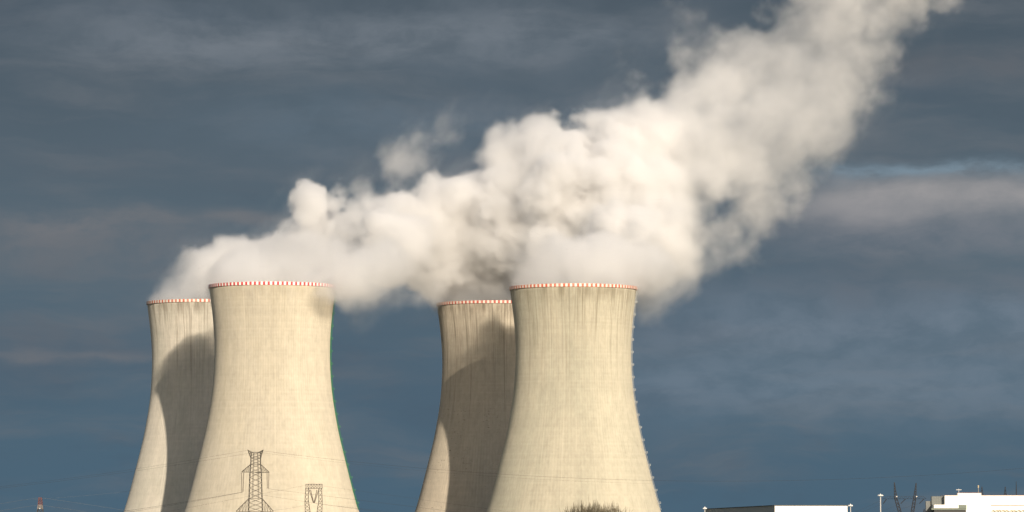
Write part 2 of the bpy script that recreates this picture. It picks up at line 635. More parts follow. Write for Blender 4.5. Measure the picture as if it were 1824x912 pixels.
# ------------------------------------------------------------------ buildings
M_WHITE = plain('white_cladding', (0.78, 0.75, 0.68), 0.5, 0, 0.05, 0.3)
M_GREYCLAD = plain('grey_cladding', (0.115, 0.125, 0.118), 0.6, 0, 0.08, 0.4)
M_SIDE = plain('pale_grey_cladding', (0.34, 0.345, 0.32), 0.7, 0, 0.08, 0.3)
M_ANNEX = plain('annex_render', (0.16, 0.165, 0.155), 0.8, 0, 0.08, 0.4)
M_DARK = plain('dark_opening', (0.018, 0.018, 0.017), 0.6)
M_GREENGREY = plain('green_grey_fascia', (0.13, 0.155, 0.125), 0.6)
M_COPING = plain('red_brown_coping', (0.32, 0.13, 0.09), 0.6)
M_ROOF = plain('roof_felt', (0.08, 0.08, 0.08), 0.9)
M_PIPE = plain('ochre_pipe', (0.36, 0.29, 0.17), 0.6)
M_LATTICE = plain('dark_weathered_steel', (0.055, 0.046, 0.036), 0.7, 0.2)
M_FARSTEEL = plain('dull_grey_lattice_steel', (0.018, 0.018, 0.022), 0.8)
M_WIRE = plain('weathered_conductor', (0.025, 0.025, 0.026), 0.8)
M_INS = plain('brown_porcelain', (0.075, 0.055, 0.045), 0.3)
M_MAST = plain('white_mast_paint', (0.48, 0.46, 0.43), 0.5)
M_LAMPHEAD = plain('pale_lamp_housing', (0.72, 0.70, 0.66), 0.4)


def ribbed(g, x0, x1, y, z0, z1, pitch, d=0.06, mi=0):
    """Profiled sheet cladding: raised vertical folds standing on a wall plane facing the camera."""
    n = int((x1 - x0) / pitch)
    for i in range(n):
        x = x0 + (i + 0.5) * (x1 - x0) / n
        g.box((x - pitch * 0.12, y - d, z0), (x + pitch * 0.12, y - 0.003, z1), mi)


def X(x, Y): return at(x, 900, Y).x
def Zp(y, Y): return at(912, y, Y).z


YB = 2300.0
hall = tag(empty('turbine_hall', (X(1683, YB), YB, 0)), 'big bright white flat-roofed hall at the lower right edge, with stepped roof', 'hall')
ox, oy = X(1683, YB), YB


def part(name, mat, x0, x1, yt, yb, dy0, dy1, rib=0.0, parent=None):
    g = MB()
    lo = (X(x0, YB) - ox, dy0, max(0.0, Zp(yb, YB)) if yb is not None else 0.0)
    hi = (X(x1, YB) - ox, dy1, Zp(yt, YB))
    g.box(lo, hi)
    if rib:
        ribbed(g, lo[0], hi[0], dy0, lo[2] + 0.1, hi[2] - 0.1, rib)
    return g.build(name, mat, parent or hall)


part('wall', M_WHITE, 1683, 1910, 882.3, None, 0, 25, 1.8)
part('roof_block', M_WHITE, 1706, 1748, 878, 882.25, 0, 6, 1.8)
part('stair_block', M_GREYCLAD, 1661.2, 1682.95, 884, None, 5, 9, 1.2)
part('annex', M_ANNEX, 1651.5, 1661.1, 892.5, None, 7, 9.5)
part('canopy', M_WHITE, 1661.3, 1705, 899, 905.2, -7, 4.9)
part('canopy_glazing', M_GREENGREY, 1705.05, 1719, 899.3, 905.2, -6.9, -0.1)
part('fascia', M_GREENGREY, 1657, 1719, 905.25, 908.2, -6.5, -0.1)
part('doorway', M_DARK, 1662, 1718.5, 908.25, None, -6.0, -0.1)
part('gutter', M_COPING, 1765, 1910, 899.6, 900.5, -0.35, -0.07)
for x0, x1, y, d in ((1682.9, 1706, 882.0, -0.15), (1748.1, 1910, 882.0, -0.15), (1705.9, 1748.1, 877.7, -0.15)):
    part('coping', M_COPING, x0, x1, y, y + 0.6, d, 1.0)
g = MB()
rnd = random.Random(4)
xx = 1767.0
while xx < 1905:
    p0 = at(xx, 911 - rnd.random() * 1.5, YB)
    p1 = at(xx + rnd.uniform(2, 4), 908 + rnd.random() * 1.5, YB)
    p2 = at(xx + rnd.uniform(4, 7), 910.5, YB)
    pts = [Vector((p.x - ox, -0.9, p.z)) for p in (p0, p1, p2)]
    g.tube(pts, 0.22, 6)
    g.tube([pts[2], (pts[2].x, -0.9, 1.0)], 0.18, 6)
    xx += rnd.uniform(5, 9)
g.build('pipework', M_PIPE, hall)

# roof aerials on the hall
g = MB()
zr = Zp(878, YB)
g.bar((0, 0, 0), (0, 0, 2.6), 0.14)
g.box((-1.6, -0.18, 1.7), (1.6, 0.18, 2.05))
o = tag(g.build('roof_aerial', M_MAST, None, (X(1709, YB), YB + 3, zr)), 'pale cross-shaped aerial on the stepped roof of the white hall', 'aerial')
g = MB()
g.bar((0, 0, 0), (0, 0, 4.5), 0.12)
g.box((-0.35, -0.2, 3.1), (0.35, 0.2, 4.6))
tag(g.build('roof_aerial', M_PIPE, None, (X(1744.5, YB), YB + 4, zr)), 'stubby upright aerial with a box head at the roof step of the white hall', 'aerial')

YL = 2000.0
low = tag(empty('workshop', (X(1380, YL), YL, 0)), 'low building with white end wall and long grey side wall, right of the towers', 'building')
ox2 = X(1380, YL)
g = MB()
x1 = X(1509.5, YL) - ox2
xs = at(1255, 907, 2130).x - ox2
zt, zl = Zp(900.8, YL), at(1255, 907.3, 2130).z
g.add([(0, 0, 0), (x1, 0, 0), (x1, 120, 0), (0, 0, zt), (x1, 0, zt), (x1, 120, zt)], [(0, 1, 4, 3), (1, 2, 5, 4)])
ribbed(g, 0, x1, 0, 0.1, zt - 0.1, 2.4, 0.05)
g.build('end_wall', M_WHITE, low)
g = MB()
g.add([(0, 0, 0), (xs, 130, 0), (xs, 130, zl), (0, 0, zt - 0.02)], [(3, 2, 1, 0)])
g.add([(x1, 120, 0), (xs, 130, 0), (xs, 130, zl), (x1, 120, zt)], [(0, 1, 2, 3)])
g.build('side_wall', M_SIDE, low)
g = MB()
g.add([(-0.4, -0.35, zt), (x1 + 0.35, -0.35, zt), (x1 + 0.35, 121, zt), (xs - 0.4, 131, zl), (-0.4, -0.35, zt + 0.35), (x1 + 0.35, -0.35, zt + 0.35),
       (x1 + 0.35, 121, zt + 0.35), (xs - 0.4, 131, zl + 0.35)],
      [(3, 2, 1, 0), (4, 5, 6, 7), (0, 1, 5, 4), (1, 2, 6, 5), (2, 3, 7, 6), (3, 0, 4, 7)])
g.build('roof', M_ROOF, low)


# ------------------------------------------------------------------ masts and lamps
def lamp_mast(x, ytop, Y, headr, n, pr, label):
    t = tag(empty('lamp_mast', (X(x, Y), Y, 0)), label, 'lamp mast')
    h = Zp(ytop, Y)
    g = MB()
    g.tube([(0, 0, 0), (0, 0, h - 0.4)], [pr * 1.5, pr], 8)
    g.build('pole', M_MAST, t)
    for i in range(n):
        a = 2 * math.pi * i / n
        g = MB()
        cx, cy_ = headr * math.cos(a), headr * math.sin(a)
        g.bar((0, 0, h - 0.9), (cx, cy_, h - 0.9), 0.09)
        g.tube([(cx, cy_, h - 1.35), (cx, cy_, h - 1.25), (cx, cy_, h - 0.75), (cx, cy_, h - 0.55)], [0.28, 0.55, 0.55, 0.2], 8)
        g.build('lamp', M_LAMPHEAD, t)
    g = MB()
    g.tube([(0, 0, h - 1.2), (0, 0, h - 0.5), (0, 0, h)], [0.45, 0.45, 0.15], 8)
    g.build('head', M_LAMPHEAD, t)
    return t


lamp_mast(1568.5, 879.5, 2200.0, 1.05, 6, 0.26, 'tall white mast with a crown of round lamps, left of the white hall')
lamp_mast(1515.0, 897.5, 2100.0, 0.75, 4, 0.20, 'short white lamp mast just past the end wall of the low building')
lamp_mast(1255.5, 902.5, 2120.0, 0.6, 4, 0.22, 'small lamp mast at the far left corner of the low building')


# ------------------------------------------------------------------ lattice work
def lattice(g, levels, cx=0.0, cyy=0.0, leg=0.12, brace=0.055, ring=True, panels=None):
    """Square lattice column through levels (z, half width, x shift), with X bracing on its four faces."""
    def corners(L):
        z, h = L[0], L[1]
        sx = L[2] if len(L) > 2 else 0.0
        return [Vector((cx + sx + a * h, cyy + b_ * h, z)) for a, b_ in ((-1, -1), (1, -1), (1, 1), (-1, 1))]
    for i in range(len(levels) - 1):
        A, B = levels[i], levels[i + 1]
        n = (panels or {}).get(i) or max(1, round(abs(B[0] - A[0]) / (2.0 * (A[1] + B[1]) / 2)))
        prev = corners(A)
        for q in range(1, n + 1):
            f = q / n
            L = [A[j] + (B[j] - A[j]) * f for j in range(min(len(A), len(B)))]
            cur = corners(L)
            for j in range(4):
                j1 = (j + 1) % 4
                g.bar(prev[j], cur[j], leg)
                g.bar(prev[j], cur[j1], brace)
                g.bar(prev[j1], cur[j], brace)
                if ring and q == n:
                    g.bar(cur[j], cur[j1], brace * 1.5)
            prev = cur


def insulator(g, a, b_, r=0.13, n=None):
    a, b_ = Vector(a), Vector(b_)
    L = (b_ - a).length
    n = n or max(6, int(L / 0.35))
    pts, rads = [], []
    for i in range(n):
        for f, rr in ((0.1, r * 0.45), (0.35, r), (0.6, r), (0.85, r * 0.45)):
            pts.append(a.lerp(b_, (i + f) / n))
            rads.append(rr)
    g.tube(pts, rads, 6)


YP = 1900.0
pc = at(455, 919, YP)
def pz(y): return Zp(y, YP)
def pxm(x): return at(x, 860, YP).x - pc.x


pyl = tag(empty('power_pylon', (pc.x, YP, 0)), 'dark lattice pylon with two horns and long hanging insulators before the cream tower', 'pylon', 'pylons of the power lines')
g = MB()
lattice(g, [(0, 4.6), (pz(911), 3.45), (pz(888), 3.2), (pz(841), 2.8), (pz(827), 2.4), (pz(816), 2.4), (pz(806), 2.15)], leg=0.15, brace=0.075,
        panels={0: 2, 1: 3, 2: 5, 3: 2, 4: 2, 5: 2})
# second pair of uprights seen inside the body
for sy in (-1, 1):
    for sx in (-0.45, 0.45):
        g.tube([(sx * 3.2, sy * 3.2, pz(888)), (sx * 2.8, sy * 2.8, pz(841)), (sx * 2.4, sy * 2.4, pz(827)), (sx * 2.15, sy * 2.15, pz(806))], 0.11, 4)
g.build('lattice_body', M_LATTICE, pyl)
for sx, tipx in ((-1, pxm(441)), (1, pxm(468.5))):
    g = MB()
    for sy in (-1, 1):
        tip = Vector((tipx, sy * 0.5, pz(801.5)))
        base = [Vector((sx * 2.15, sy * 2.15, pz(806.5))), Vector((sx * 2.4, sy * 2.4, pz(816))), Vector((sx * 1.0, sy * 2.2, pz(806.5)))]
        for b_ in base:
            g.bar(b_, tip, 0.09)
        for f in (0.35, 0.7):
            g.bar(base[0].lerp(tip, f), base[1].lerp(tip, f), 0.055)
            g.bar(base[0].lerp(tip, f), base[1].lerp(tip, f - 0.3), 0.05)
    g.bar((tipx, -0.5, pz(801.5)), (tipx, 0.5, pz(801.5)), 0.2)
    g.build('horn', M_LATTICE, pyl)


def crossarm(ytop, ybot, ht, hb, tip):
    """A tapering lattice arm from the body to a tip."""
    g = MB()
    sx = 1 if tip > 0 else -1
    zt_, zb_ = pz(ytop), pz(ybot)
    T = Vector((tip, 0, zb_))
    for sy in (-1, 1):
        a = Vector((sx * ht, sy * ht, zt_))
        b_ = Vector((sx * hb, sy * hb, zb_))
        Ts = T + Vector((0, sy * 0.35, 0))
        g.bar(a, Ts + Vector((0, 0, 0.25)), 0.11)
        g.bar(b_, Ts, 0.16)
        g.bar((0, sy * hb, zb_), b_, 0.14)
        n = 4
        for q in range(n):
            f0, f1 = q / n, (q + 1) / n
            g.bar(a.lerp(Ts, f0), b_.lerp(Ts, f1), 0.06)
            g.bar(a.lerp(Ts, f1), b_.lerp(Ts, f1), 0.06)
            g.bar(b_.lerp(Ts, f0), Vector((b_.lerp(Ts, f1).x, -b_.lerp(Ts, f1).y, zb_)), 0.05)
    return g.build('crossarm', M_LATTICE, pyl)


crossarm(827, 841, 2.4, 2.8, pxm(430.5))
crossarm(827, 841.8, 2.4, 2.8, pxm(479.5))
crossarm(888, 911.2, 3.2, 3.45, pxm(421))
crossarm(888, 911.2, 3.2, 3.45, pxm(487))
for xa, xb, yb, xm in ((430, 434, 876, 432), (475.5, 479, 870.5, 477.3)):
    for x_, s_ in ((xa, -1), (xb, 1)):
        g = MB()
        insulator(g, (pxm(x_), 0, pz(842)), (pxm(xm) + s_ * 0.28, 0, pz(yb)), 0.17)
        g.build('insulator', M_INS, pyl)

# portal pylon with a V string
YG = 2100.0
gc = at(558.5, 919, YG)
por = tag(empty('power_pylon', (gc.x, YG, 0)), 'window-shaped lattice pylon with V-shaped insulators, low before the cream tower', 'pylon', 'pylons of the power lines')
def gz(y): return Zp(y, YG)
def gx_(x): return at(x, 890, YG).x - gc.x


for sx in (-1, 1):
    g = MB()
    lattice(g, [(0, 0.75, sx * 1.6), (gz(912), 1.35, sx * 3.2), (gz(893), 1.0, sx * 3.75), (gz(870), 0.85, sx * 3.55)], leg=0.14, brace=0.085,
            panels={0: 2, 1: 3, 2: 3})
    g.build('leg', M_LATTICE, por)
g = MB()
zt_, zb_ = gz(862.5), gz(870)
xa, xb = gx_(544.5), gx_(574)
for sy in (-0.85, 0.85):
    g.bar((xa, sy, zt_), (xb, sy, zt_), 0.2)
    g.bar((xa, sy, zb_), (xb, sy, zb_), 0.18)
    for i in range(6):
        f0, f1 = xa + (xb - xa) * i / 6, xa + (xb - xa) * (i + 1) / 6
        g.bar((f0, sy, zt_), (f1, sy, zb_), 0.06)
        g.bar((f1, sy, zt_), (f0, sy, zb_), 0.06)
        g.bar((f0, sy, zt_), (f0, sy, zb_), 0.07)
    g.bar((xb, sy, zt_), (xb, sy, zb_), 0.08)
for x_ in np.linspace(xa, xb, 7):
    g.bar((x_, -0.85, zt_), (x_, 0.85, zt_), 0.06)
    g.bar((x_, -0.85, zb_), (x_, 0.85, zb_), 0.06)
g.build('crossbeam', M_LATTICE, por)
for x_, dx_ in ((550.5, -0.3), (553.0, -0.05), (564.5, 0.05), (567.5, 0.3)):
    g = MB()
    insulator(g, (gx_(x_), 0, gz(872)), (gx_(559.2) + dx_, 0, gz(896)), 0.24)
    g.build('insulator', M_INS, por)

# far pylon beside the white hall
YQ = 2650.0
qc = at(1613, 919, YQ)
far = tag(empty('power_pylon', (qc.x, YQ, 0)), 'grey two-peaked lattice pylon against the sky, left of the white hall', 'pylon', 'pylons of the power lines')
def qz(y): return Zp(y, YQ)
def qx(x): return at(x, 890, YQ).x - qc.x


for pts in (((1593.2, 859.5), (1595.5, 887), (1603, 913)), ((1632, 860.5), (1629.5, 887), (1625, 913))):
    g = MB()
    (a0, b0), (a1, b1), (a2, b2) = pts
    lattice(g, [(0, 0.9, qx(a2) * 0.6), (qz(b2), 1.0, qx(a2)), (qz(b1), 0.85, qx(a1)), (qz(b0), 0.15, qx(a0))], leg=0.24, brace=0.13,
            panels={0: 2, 1: 4, 2: 6})
    g.build('mast', M_FARSTEEL, far)
g = MB()
zt_, zb_ = qz(884), qz(888.5)
xa, xb = qx(1573), qx(1650)
x0, x1 = qx(1582), qx(1644)
for sy in (-0.8, 0.8):
    g.bar((x0, sy, zt_), (x1, sy, zt_), 0.09)
    g.bar((x0, sy, zt_), (xa, 0, zb_ + 0.1), 0.09)
    g.bar((x1, sy, zt_), (xb, 0, zb_ + 0.1), 0.09)
    g.bar((xa, 0, zb_), (xb, 0, zb_), 0.09)
    n = 18
    for i in range(n):
        f0, f1 = x0 + (x1 - x0) * i / n, x0 + (x1 - x0) * (i + 1) / n
        g.bar((f0, sy, zt_ if i % 2 else zb_), (f1, sy, zb_ if i % 2 else zt_), 0.05)
g.build('crossbeam', M_FARSTEEL, far)
for xa_, ya_, xb_, yb_ in ((1579, 888.7, 1572, 897), (1613, 888.7, 1603, 897), (1646, 888.7, 1636, 897)):
    g = MB()
    insulator(g, (qx(xa_), 0, qz(ya_)), (qx(xb_), -6.0, qz(yb_)), 0.32, 10)
    g.build('insulator', M_FARSTEEL, far)
for x_ in (1597, 1632.5):
    g = MB()
    g.box((qx(x_) - 0.45, -1.5, qz(885.5)), (qx(x_) + 0.45, -1.1, qz(883.5)))
    g.build('marker_plate', M_MAST, far)


# lattice mast tips behind the hall
def mast_tip(x, ytop, Y, hw, label, mat=M_FARSTEEL, lean=0.0):
    c_ = at(x, 919, Y)
    g = MB()
    h = Zp(ytop, Y)
    lattice(g, [(0, hw * 2.2, -lean), (h * 0.55, hw, -lean * 0.4), (h, 0.12, 0)], leg=0.16, brace=0.08, panels={0: 3, 1: 6})
    return tag(g.build('lattice_mast', mat, None, (c_.x, Y, 0)), label, 'mast')


mast_tip(1749.5, 867, 2700, 1.5, 'thick dark lattice mast top behind the roof step of the white hall')
mast_tip(1791, 867, 2700, 1.4, 'dark lattice mast top behind the roof, between roof step and thin rod')
mast_tip(1646.3, 906.5, 2690, 1.2, 'tiny dark lattice mast tip in front of the sky left of the grey annex')
c_ = at(1814, 919, 2680)
g = MB()
g.tube([(0, 0, 0), (0, 0, Zp(870, 2680)), (0, 0, Zp(857, 2680))], [0.5, 0.3, 0.14], 6)
tag(g.build('antenna_rod', M_FARSTEEL, None, (c_.x, 2690, 0)), 'thin dark antenna rod sticking up behind the white hall roof', 'antenna')

# red and white painted mast on the left
YM = 2000.0
mc = at(71.5, 919, YM)
mst = tag(empty('painted_mast', (mc.x, YM, 0)), 'reddish lattice mast with cables spreading from its top, low on the left', 'mast')
M_REDSTEEL = plain('red_oxide_steel', (0.11, 0.035, 0.03), 0.7)
M_PALESTEEL = plain('pale_weathered_steel', (0.20, 0.17, 0.15), 0.7)
def mz(y): return Zp(y, YM)


for nm, mt, ya, yb, ha, hb in (('top_section', M_REDSTEEL, 899.5, 886.5, 1.05, 0.75), ('middle_section', M_PALESTEEL, 906.5, 899.5, 1.3, 1.05),
                               ('lower_section', M_LATTICE, 940, 906.5, 2.2, 1.3)):
    g = MB()
    lattice(g, [(max(0, mz(ya)), ha), (mz(yb), hb)], leg=0.16, brace=0.10, panels={0: 3})
    for f in (0.0, 0.33, 0.66):
        z_ = max(0, mz(ya)) * (1 - f) + mz(yb) * f
        h_ = ha * (1 - f) + hb * f
        g.box((-h_, -h_, z_), (h_, h_, z_ + 0.18))
    g.build(nm, mt, mst)
g = MB()
g.box((-0.4, -1.9, mz(906.5)), (0.3, -1.4, mz(905.2)))
g.build('floodlight', M_GALV, mst)


# ------------------------------------------------------------------ cables
def cable(pts, Y, label, r=0.05, n=40, mat=M_WIRE, group='cables of the power lines'):
    """A hanging cable through photo points, a smooth parabola-like curve."""
    ps = [at(x, y, Y if not isinstance(Y, tuple) else Y[0] + (Y[1] - Y[0]) * i / (len(pts) - 1)) for i, (x, y) in enumerate(pts)]
    o_ = ps[0].copy()
    xs = np.array([p.x for p in ps]); zs = np.array([p.z for p in ps]); ys = np.array([p.y for p in ps])
    deg = min(2, len(pts) - 1)
    cz = np.polyfit(xs - xs[0], zs, deg)
    cyy = np.polyfit(xs - xs[0], ys, 1)
    out_ = []
    for i in range(n + 1):
        x_ = (xs[-1] - xs[0]) * i / n
        out_.append((x_, float(np.polyval(cyy, x_)) - o_.y, float(np.polyval(cz, x_)) - o_.z))
    g = MB()
    g.tube(out_, r * 0.75, 5)
    return tag(g.build('power_cable', mat, None, o_), label, 'cable', group)


cable([(441, 802), (245, 834.5), (0, 867), (-180, 884)], YP, 'thin cable from the left horn of the dark pylon to the left', 0.045)
cable([(468, 803.5), (245, 838), (0, 870), (-180, 888)], YP + 1, 'lower of two thin cables crossing the far left tower from the pylon horns', 0.045)
cable([(468.5, 803), (600, 818.5), (905, 847), (1160, 855.5), (1300, 856), (1824, 834), (1950, 822)], YP,
      'very long sagging cable from the right horn of the dark pylon to the right edge', 0.055, 80)
cable([(441, 803.5), (600, 821.5), (905, 851.5), (1160, 861)], YP - 1, 'faint cable just under the long sagging one, crossing the cream tower', 0.03, 60)
cable([(432, 876.5), (330, 893.5), (220, 911), (100, 926)], YP, 'thick upper cable from the left insulators of the dark pylon to lower left', 0.075)
cable([(432, 877), (330, 895.5), (220, 913.5), (100, 929)], YP - 0.6, 'twin cable just below the thick one leaving the left insulators', 0.06)
cable([(477.3, 871), (560, 880), (640, 891), (760, 906), (900, 922)], YP, 'cable from the right insulators of the dark pylon to the right', 0.055)
cable([(468, 882), (545, 893.5), (620, 904.5), (700, 915)], YP + 8, 'cable leaving the body of the dark pylon below the right insulators', 0.045)
cable([(487, 909.5), (515, 905), (543, 900), (559.3, 897)], (YP, YG), 'short cable rising from the dark pylon to the window-shaped pylon', 0.05)
cable([(559.3, 897), (620, 903.5), (700, 912.5), (760, 919)], YG, 'cable running right from the V-shaped insulators of the window-shaped pylon', 0.055)
cable([(545, 864.5), (400, 892), (300, 911), (240, 922)], YG, 'cable from the beam of the window-shaped pylon down to the left', 0.04)
cable([(574, 865.5), (640, 874.5), (760, 891), (880, 908), (960, 919)], YG, 'cable from the beam of the window-shaped pylon down to the right', 0.04)
M_PALEWIRE = plain('pale_cable', (0.10, 0.11, 0.12), 0.6)
cable([(67, 887), (35, 891.5), (0, 897.5), (-60, 909)], YM, 'upper pale cable from the reddish mast to the left edge', 0.06, mat=M_PALEWIRE)
cable([(66, 900), (35, 904.5), (0, 910), (-40, 917)], YM, 'lower pale cable from the reddish mast to the left edge', 0.06, mat=M_PALEWIRE)
cable([(76, 887), (150, 897.5), (215, 908), (300, 922)], YM, 'upper pale cable from the reddish mast towards the far left tower', 0.06, mat=M_PALEWIRE)
cable([(77, 900.5), (110, 905), (150, 911.5), (200, 920)], YM, 'lower pale cable from the reddish mast towards the far left tower', 0.06, mat=M_PALEWIRE)
cable([(60, 889), (115, 886.5), (180, 880), (240, 873.5), (300, 866)], 2750, 'faint pale cable rising from the reddish mast behind the far left tower', 0.05, mat=M_PALEWIRE)
cable([(1573, 889), (1540, 905), (1510, 917)], YQ, 'cable sloping down left from the beam end of the two-peaked pylon', 0.06)
cable([(1572, 897), (1535, 912), (1500, 924)], YQ - 6, 'cable from the leftmost slanting insulator of the two-peaked pylon', 0.05)
cable([(1603, 897), (1575, 909), (1550, 919)], YQ - 6, 'cable from the middle slanting insulator of the two-peaked pylon', 0.05)
cable([(1636, 897), (1600, 907.5), (1560, 918)], YQ - 6, 'cable from the rightmost slanting insulator of the two-peaked pylon', 0.05)

# ------------------------------------------------------------------ bare tree
YT = 800.0
tcn = at(1059, 919, YT)
M_BARK = plain('grey_brown_bark', (0.15, 0.125, 0.085), 0.9)
M_TWIG = plain('pale_brown_twigs', (0.175, 0.148, 0.098), 0.9)
tree_o = tag(empty('bare_tree', (tcn.x, YT, 0)), 'leafless twiggy tree crown in front of the greenish beige tower', 'tree')
rnd = random.Random(11)
tk, cr = MB(), MB()
tk.tube([(0, 0, 0), (0.1, 0, 1.5), (0, 0.1, 3.0)], [0.42, 0.33, 0.27], 10)


def top_at(x, y):
    r2 = (x / 7.8) ** 2 + (y / 6.5) ** 2
    return 8.7 - 1.35 * r2 + 0.35 * math.sin(x * 1.7 + 1) + 0.25 * math.sin(x * 4.1)


for i in range(20):
    a = 2 * math.pi * i / 20 + rnd.uniform(-0.2, 0.2)
    rr = rnd.uniform(1.5, 5.9)
    ex, ey = rr * 1.45 * math.cos(a), rr * math.sin(a)
    ez = top_at(ex, ey) - rnd.uniform(2.4, 3.4)
    st = Vector((0, 0.1, 2.2 + rnd.random() * 0.8))
    mid = st.lerp(Vector((ex, ey, ez)), 0.55) + Vector((0, 0, 0.35))
    limb = [st, st.lerp(mid, 0.6) + Vector((0, 0, 0.2)), mid, Vector((ex, ey, ez))]
    tk.tube(limb, [0.16, 0.12, 0.09, 0.05], 6)
    for j in range(11):
        f = rnd.uniform(0.35, 1.0)
        p = mid.lerp(limb[3], f) if rnd.random() < 0.75 else st.lerp(mid, f)
        bx, by = p.x + rnd.gauss(0, 1.1), p.y + rnd.gauss(0, 1.1)
        q = Vector((bx, by, min(top_at(bx, by) - rnd.uniform(0.6, 2.0), p.z + rnd.uniform(0.6, 1.8))))
        cr.tube([p, p.lerp(q, 0.5) + Vector((rnd.gauss(0, 0.12), rnd.gauss(0, 0.12), 0.1)), q], [0.06, 0.05, 0.035], 4, caps=False)
        for k_ in range(3):
            sx_, sy_ = q.x + rnd.gauss(0, 0.38), q.y + rnd.gauss(0, 0.38)
            tz = top_at(sx_, sy_) + rnd.gauss(-0.6, 0.6)
            if tz < q.z + 0.2: tz = q.z + rnd.uniform(0.3, 0.8)
            p_ = p.lerp(q, rnd.uniform(0.5, 1.0))
            e = Vector((sx_, sy_, tz))
            cr.tube([p_, p_.lerp(e, 0.55) + Vector((rnd.gauss(0, 0.05), rnd.gauss(0, 0.05), 0)), e], [0.045, 0.036, 0.016], 3, caps=False)
tk.build('trunk', M_BARK, tree_o, smooth=True)
cr.build('crown', M_TWIG, tree_o)

# ------------------------------------------------------------------ steam
# puffs of steam: photo column, photo row, distance, radius (photo px), density, wispiness
PUFFS = []


def puff(x, y, Y, r, den=1.0, wisp=0.0):
    PUFFS.append((x, y, Y, r, den, wisp))


# far left tower
for a in ((281, 544, 2690, 12), (294, 538, 2690, 20), (308, 528, 2689, 31), (338, 512, 2689, 42), (378, 495, 2689, 52), (425, 480, 2686, 54), (470, 470, 2685, 52),
          (510, 460, 2690, 58), (545, 420, 2670, 54), (562, 380, 2665, 38), (540, 362, 2665, 25), (580, 355, 2665, 26), (600, 435, 2660, 54), (640, 432, 2650, 50)):
    puff(*a, 0.45 if a[0] < 400 else 0.8, 0.25 if a[0] < 400 else 0.0)
# cream tower
for a in ((388, 520, 2500, 15), (402, 512, 2500, 22), (425, 500, 2500, 32), (455, 485, 2500, 42), (495, 468, 2500, 52), (545, 455, 2500, 60), (470, 512, 2500, 30),
          (520, 505, 2500, 36), (565, 500, 2500, 40), (605, 476, 2500, 54), (645, 482, 2490, 50), (695, 472, 2500, 56)):
    puff(*a, 0.5, 0.25)
puff(396, 508, 2500, 18, 0.6)
puff(414, 488, 2500, 30, 0.6)
puff(440, 462, 2500, 40, 0.6)
puff(592, 518, 2450, 30, 0.34, 0.25)
puff(570, 512, 2450, 22, 0.25, 0.35)
puff(622, 530, 2475, 26, 0.4, 0.35)
puff(655, 522, 2480, 28, 0.4, 0.35)
puff(632, 563, 2540, 36, 0.09, 0.4)
puff(660, 555, 2540, 26, 0.07, 0.4)
puff(705, 524, 2540, 30, 0.25, 0.5)
puff(745, 524, 2560, 32, 0.25, 0.5)
puff(775, 522, 2610, 34, 0.3, 0.5)
# merged body
for a in ((684, 378, 2640, 50), (700, 440, 2590, 78), (742, 372, 2640, 50), (792, 362, 2640, 56), (780, 440, 2660, 88), (845, 370, 2660, 72),
          (860, 438, 2684, 82), (862, 405, 2660, 60), (905, 340, 2645, 74), (940, 265, 2640, 55), (950, 225, 2640, 34), (972, 222, 2640, 26), (930, 392, 2645, 76), (940, 445, 2692, 60), (985, 280, 2640, 46),
          (1000, 340, 2620, 96), (965, 375, 2650, 70), (900, 395, 2645, 56), (875, 395, 2650, 50), (945, 325, 2640, 62), (1010, 395, 2640, 60), (1040, 265, 2640, 50), (1080, 235, 2640, 48), (1090, 330, 2620, 104), (1020, 420, 2625, 84),
          (1120, 215, 2640, 40), (1160, 260, 2640, 84), (1160, 370, 2610, 84), (1110, 425, 2580, 84), (1190, 430, 2590, 66)):
    puff(*a)
# stained tower and beige tower
for a in ((790, 550, 2692, 17), (806, 542, 2692, 25), (835, 524, 2692, 40), (875, 510, 2692, 48), (905, 522, 2692, 36), (925, 500, 2686, 54), (800, 505, 2690, 40), (860, 490, 2690, 46),
          (925, 522, 2500, 15), (940, 513, 2500, 22), (962, 501, 2500, 32), (992, 487, 2500, 42), (1030, 470, 2500, 52), (1080, 460, 2500, 60), (1010, 513, 2500, 32),
          (1060, 506, 2500, 36), (1100, 500, 2500, 36), (1140, 470, 2505, 50), (1175, 465, 2515, 52)):
    puff(*a, 0.2 if 900 < a[0] < 985 else 0.42, 0.2)
puff(905, 450, 2500, 42, 0.07, 0.4)
puff(950, 425, 2500, 48, 0.09, 0.4)
puff(870, 462, 2520, 38, 0.07, 0.4)
# upper right, thinning out
for a in ((1238, 165, 2640, 56), (1288, 128, 2640, 52), (1335, 82, 2640, 50), (1530, 165, 2620, 54), (1230, 190, 2640, 62), (1260, 270, 2620, 100), (1248, 335, 2610, 58), (1300, 150, 2640, 66), (1340, 230, 2620, 104),
          (1375, 120, 2640, 72), (1420, 200, 2620, 92), (1430, 50, 2640, 74), (1470, 130, 2630, 88), (1500, 30, 2640, 86), (1545, 90, 2630, 66),
          (1480, -60, 2640, 90), (1570, 10, 2640, 78), (1620, -20, 2640, 62), (1650, 8, 2640, 46), (1678, -8, 2640, 46), (1640, 36, 2640, 36), (1600, -110, 2640, 100), (1690, -90, 2640, 90), (1700, -180, 2640, 110),
          (1590, -200, 2640, 90), (1800, -190, 2640, 100)):
    puff(*a, 0.15 if a[0] > 1480 else 0.09 if a[0] > 1300 else 0.22, 0.45)
for a in ((1250, 112, 2640, 40), (1226, 75, 2640, 32), (1214, 30, 2640, 30), (1208, -20, 2640, 30), (1112, 130, 2640, 30), (1122, 165, 2640, 34), (1150, 165, 2640, 34),
          (1330, 85, 2640, 44), (1285, 80, 2640, 34), (870, 268, 2640, 32), (838, 288, 2640, 30), (655, 332, 2640, 26), (905, 250, 2640, 26)):
    puff(*a, 0.20 if a[0] in (1226, 1214, 1208, 1112) else 0.12, 0.68)
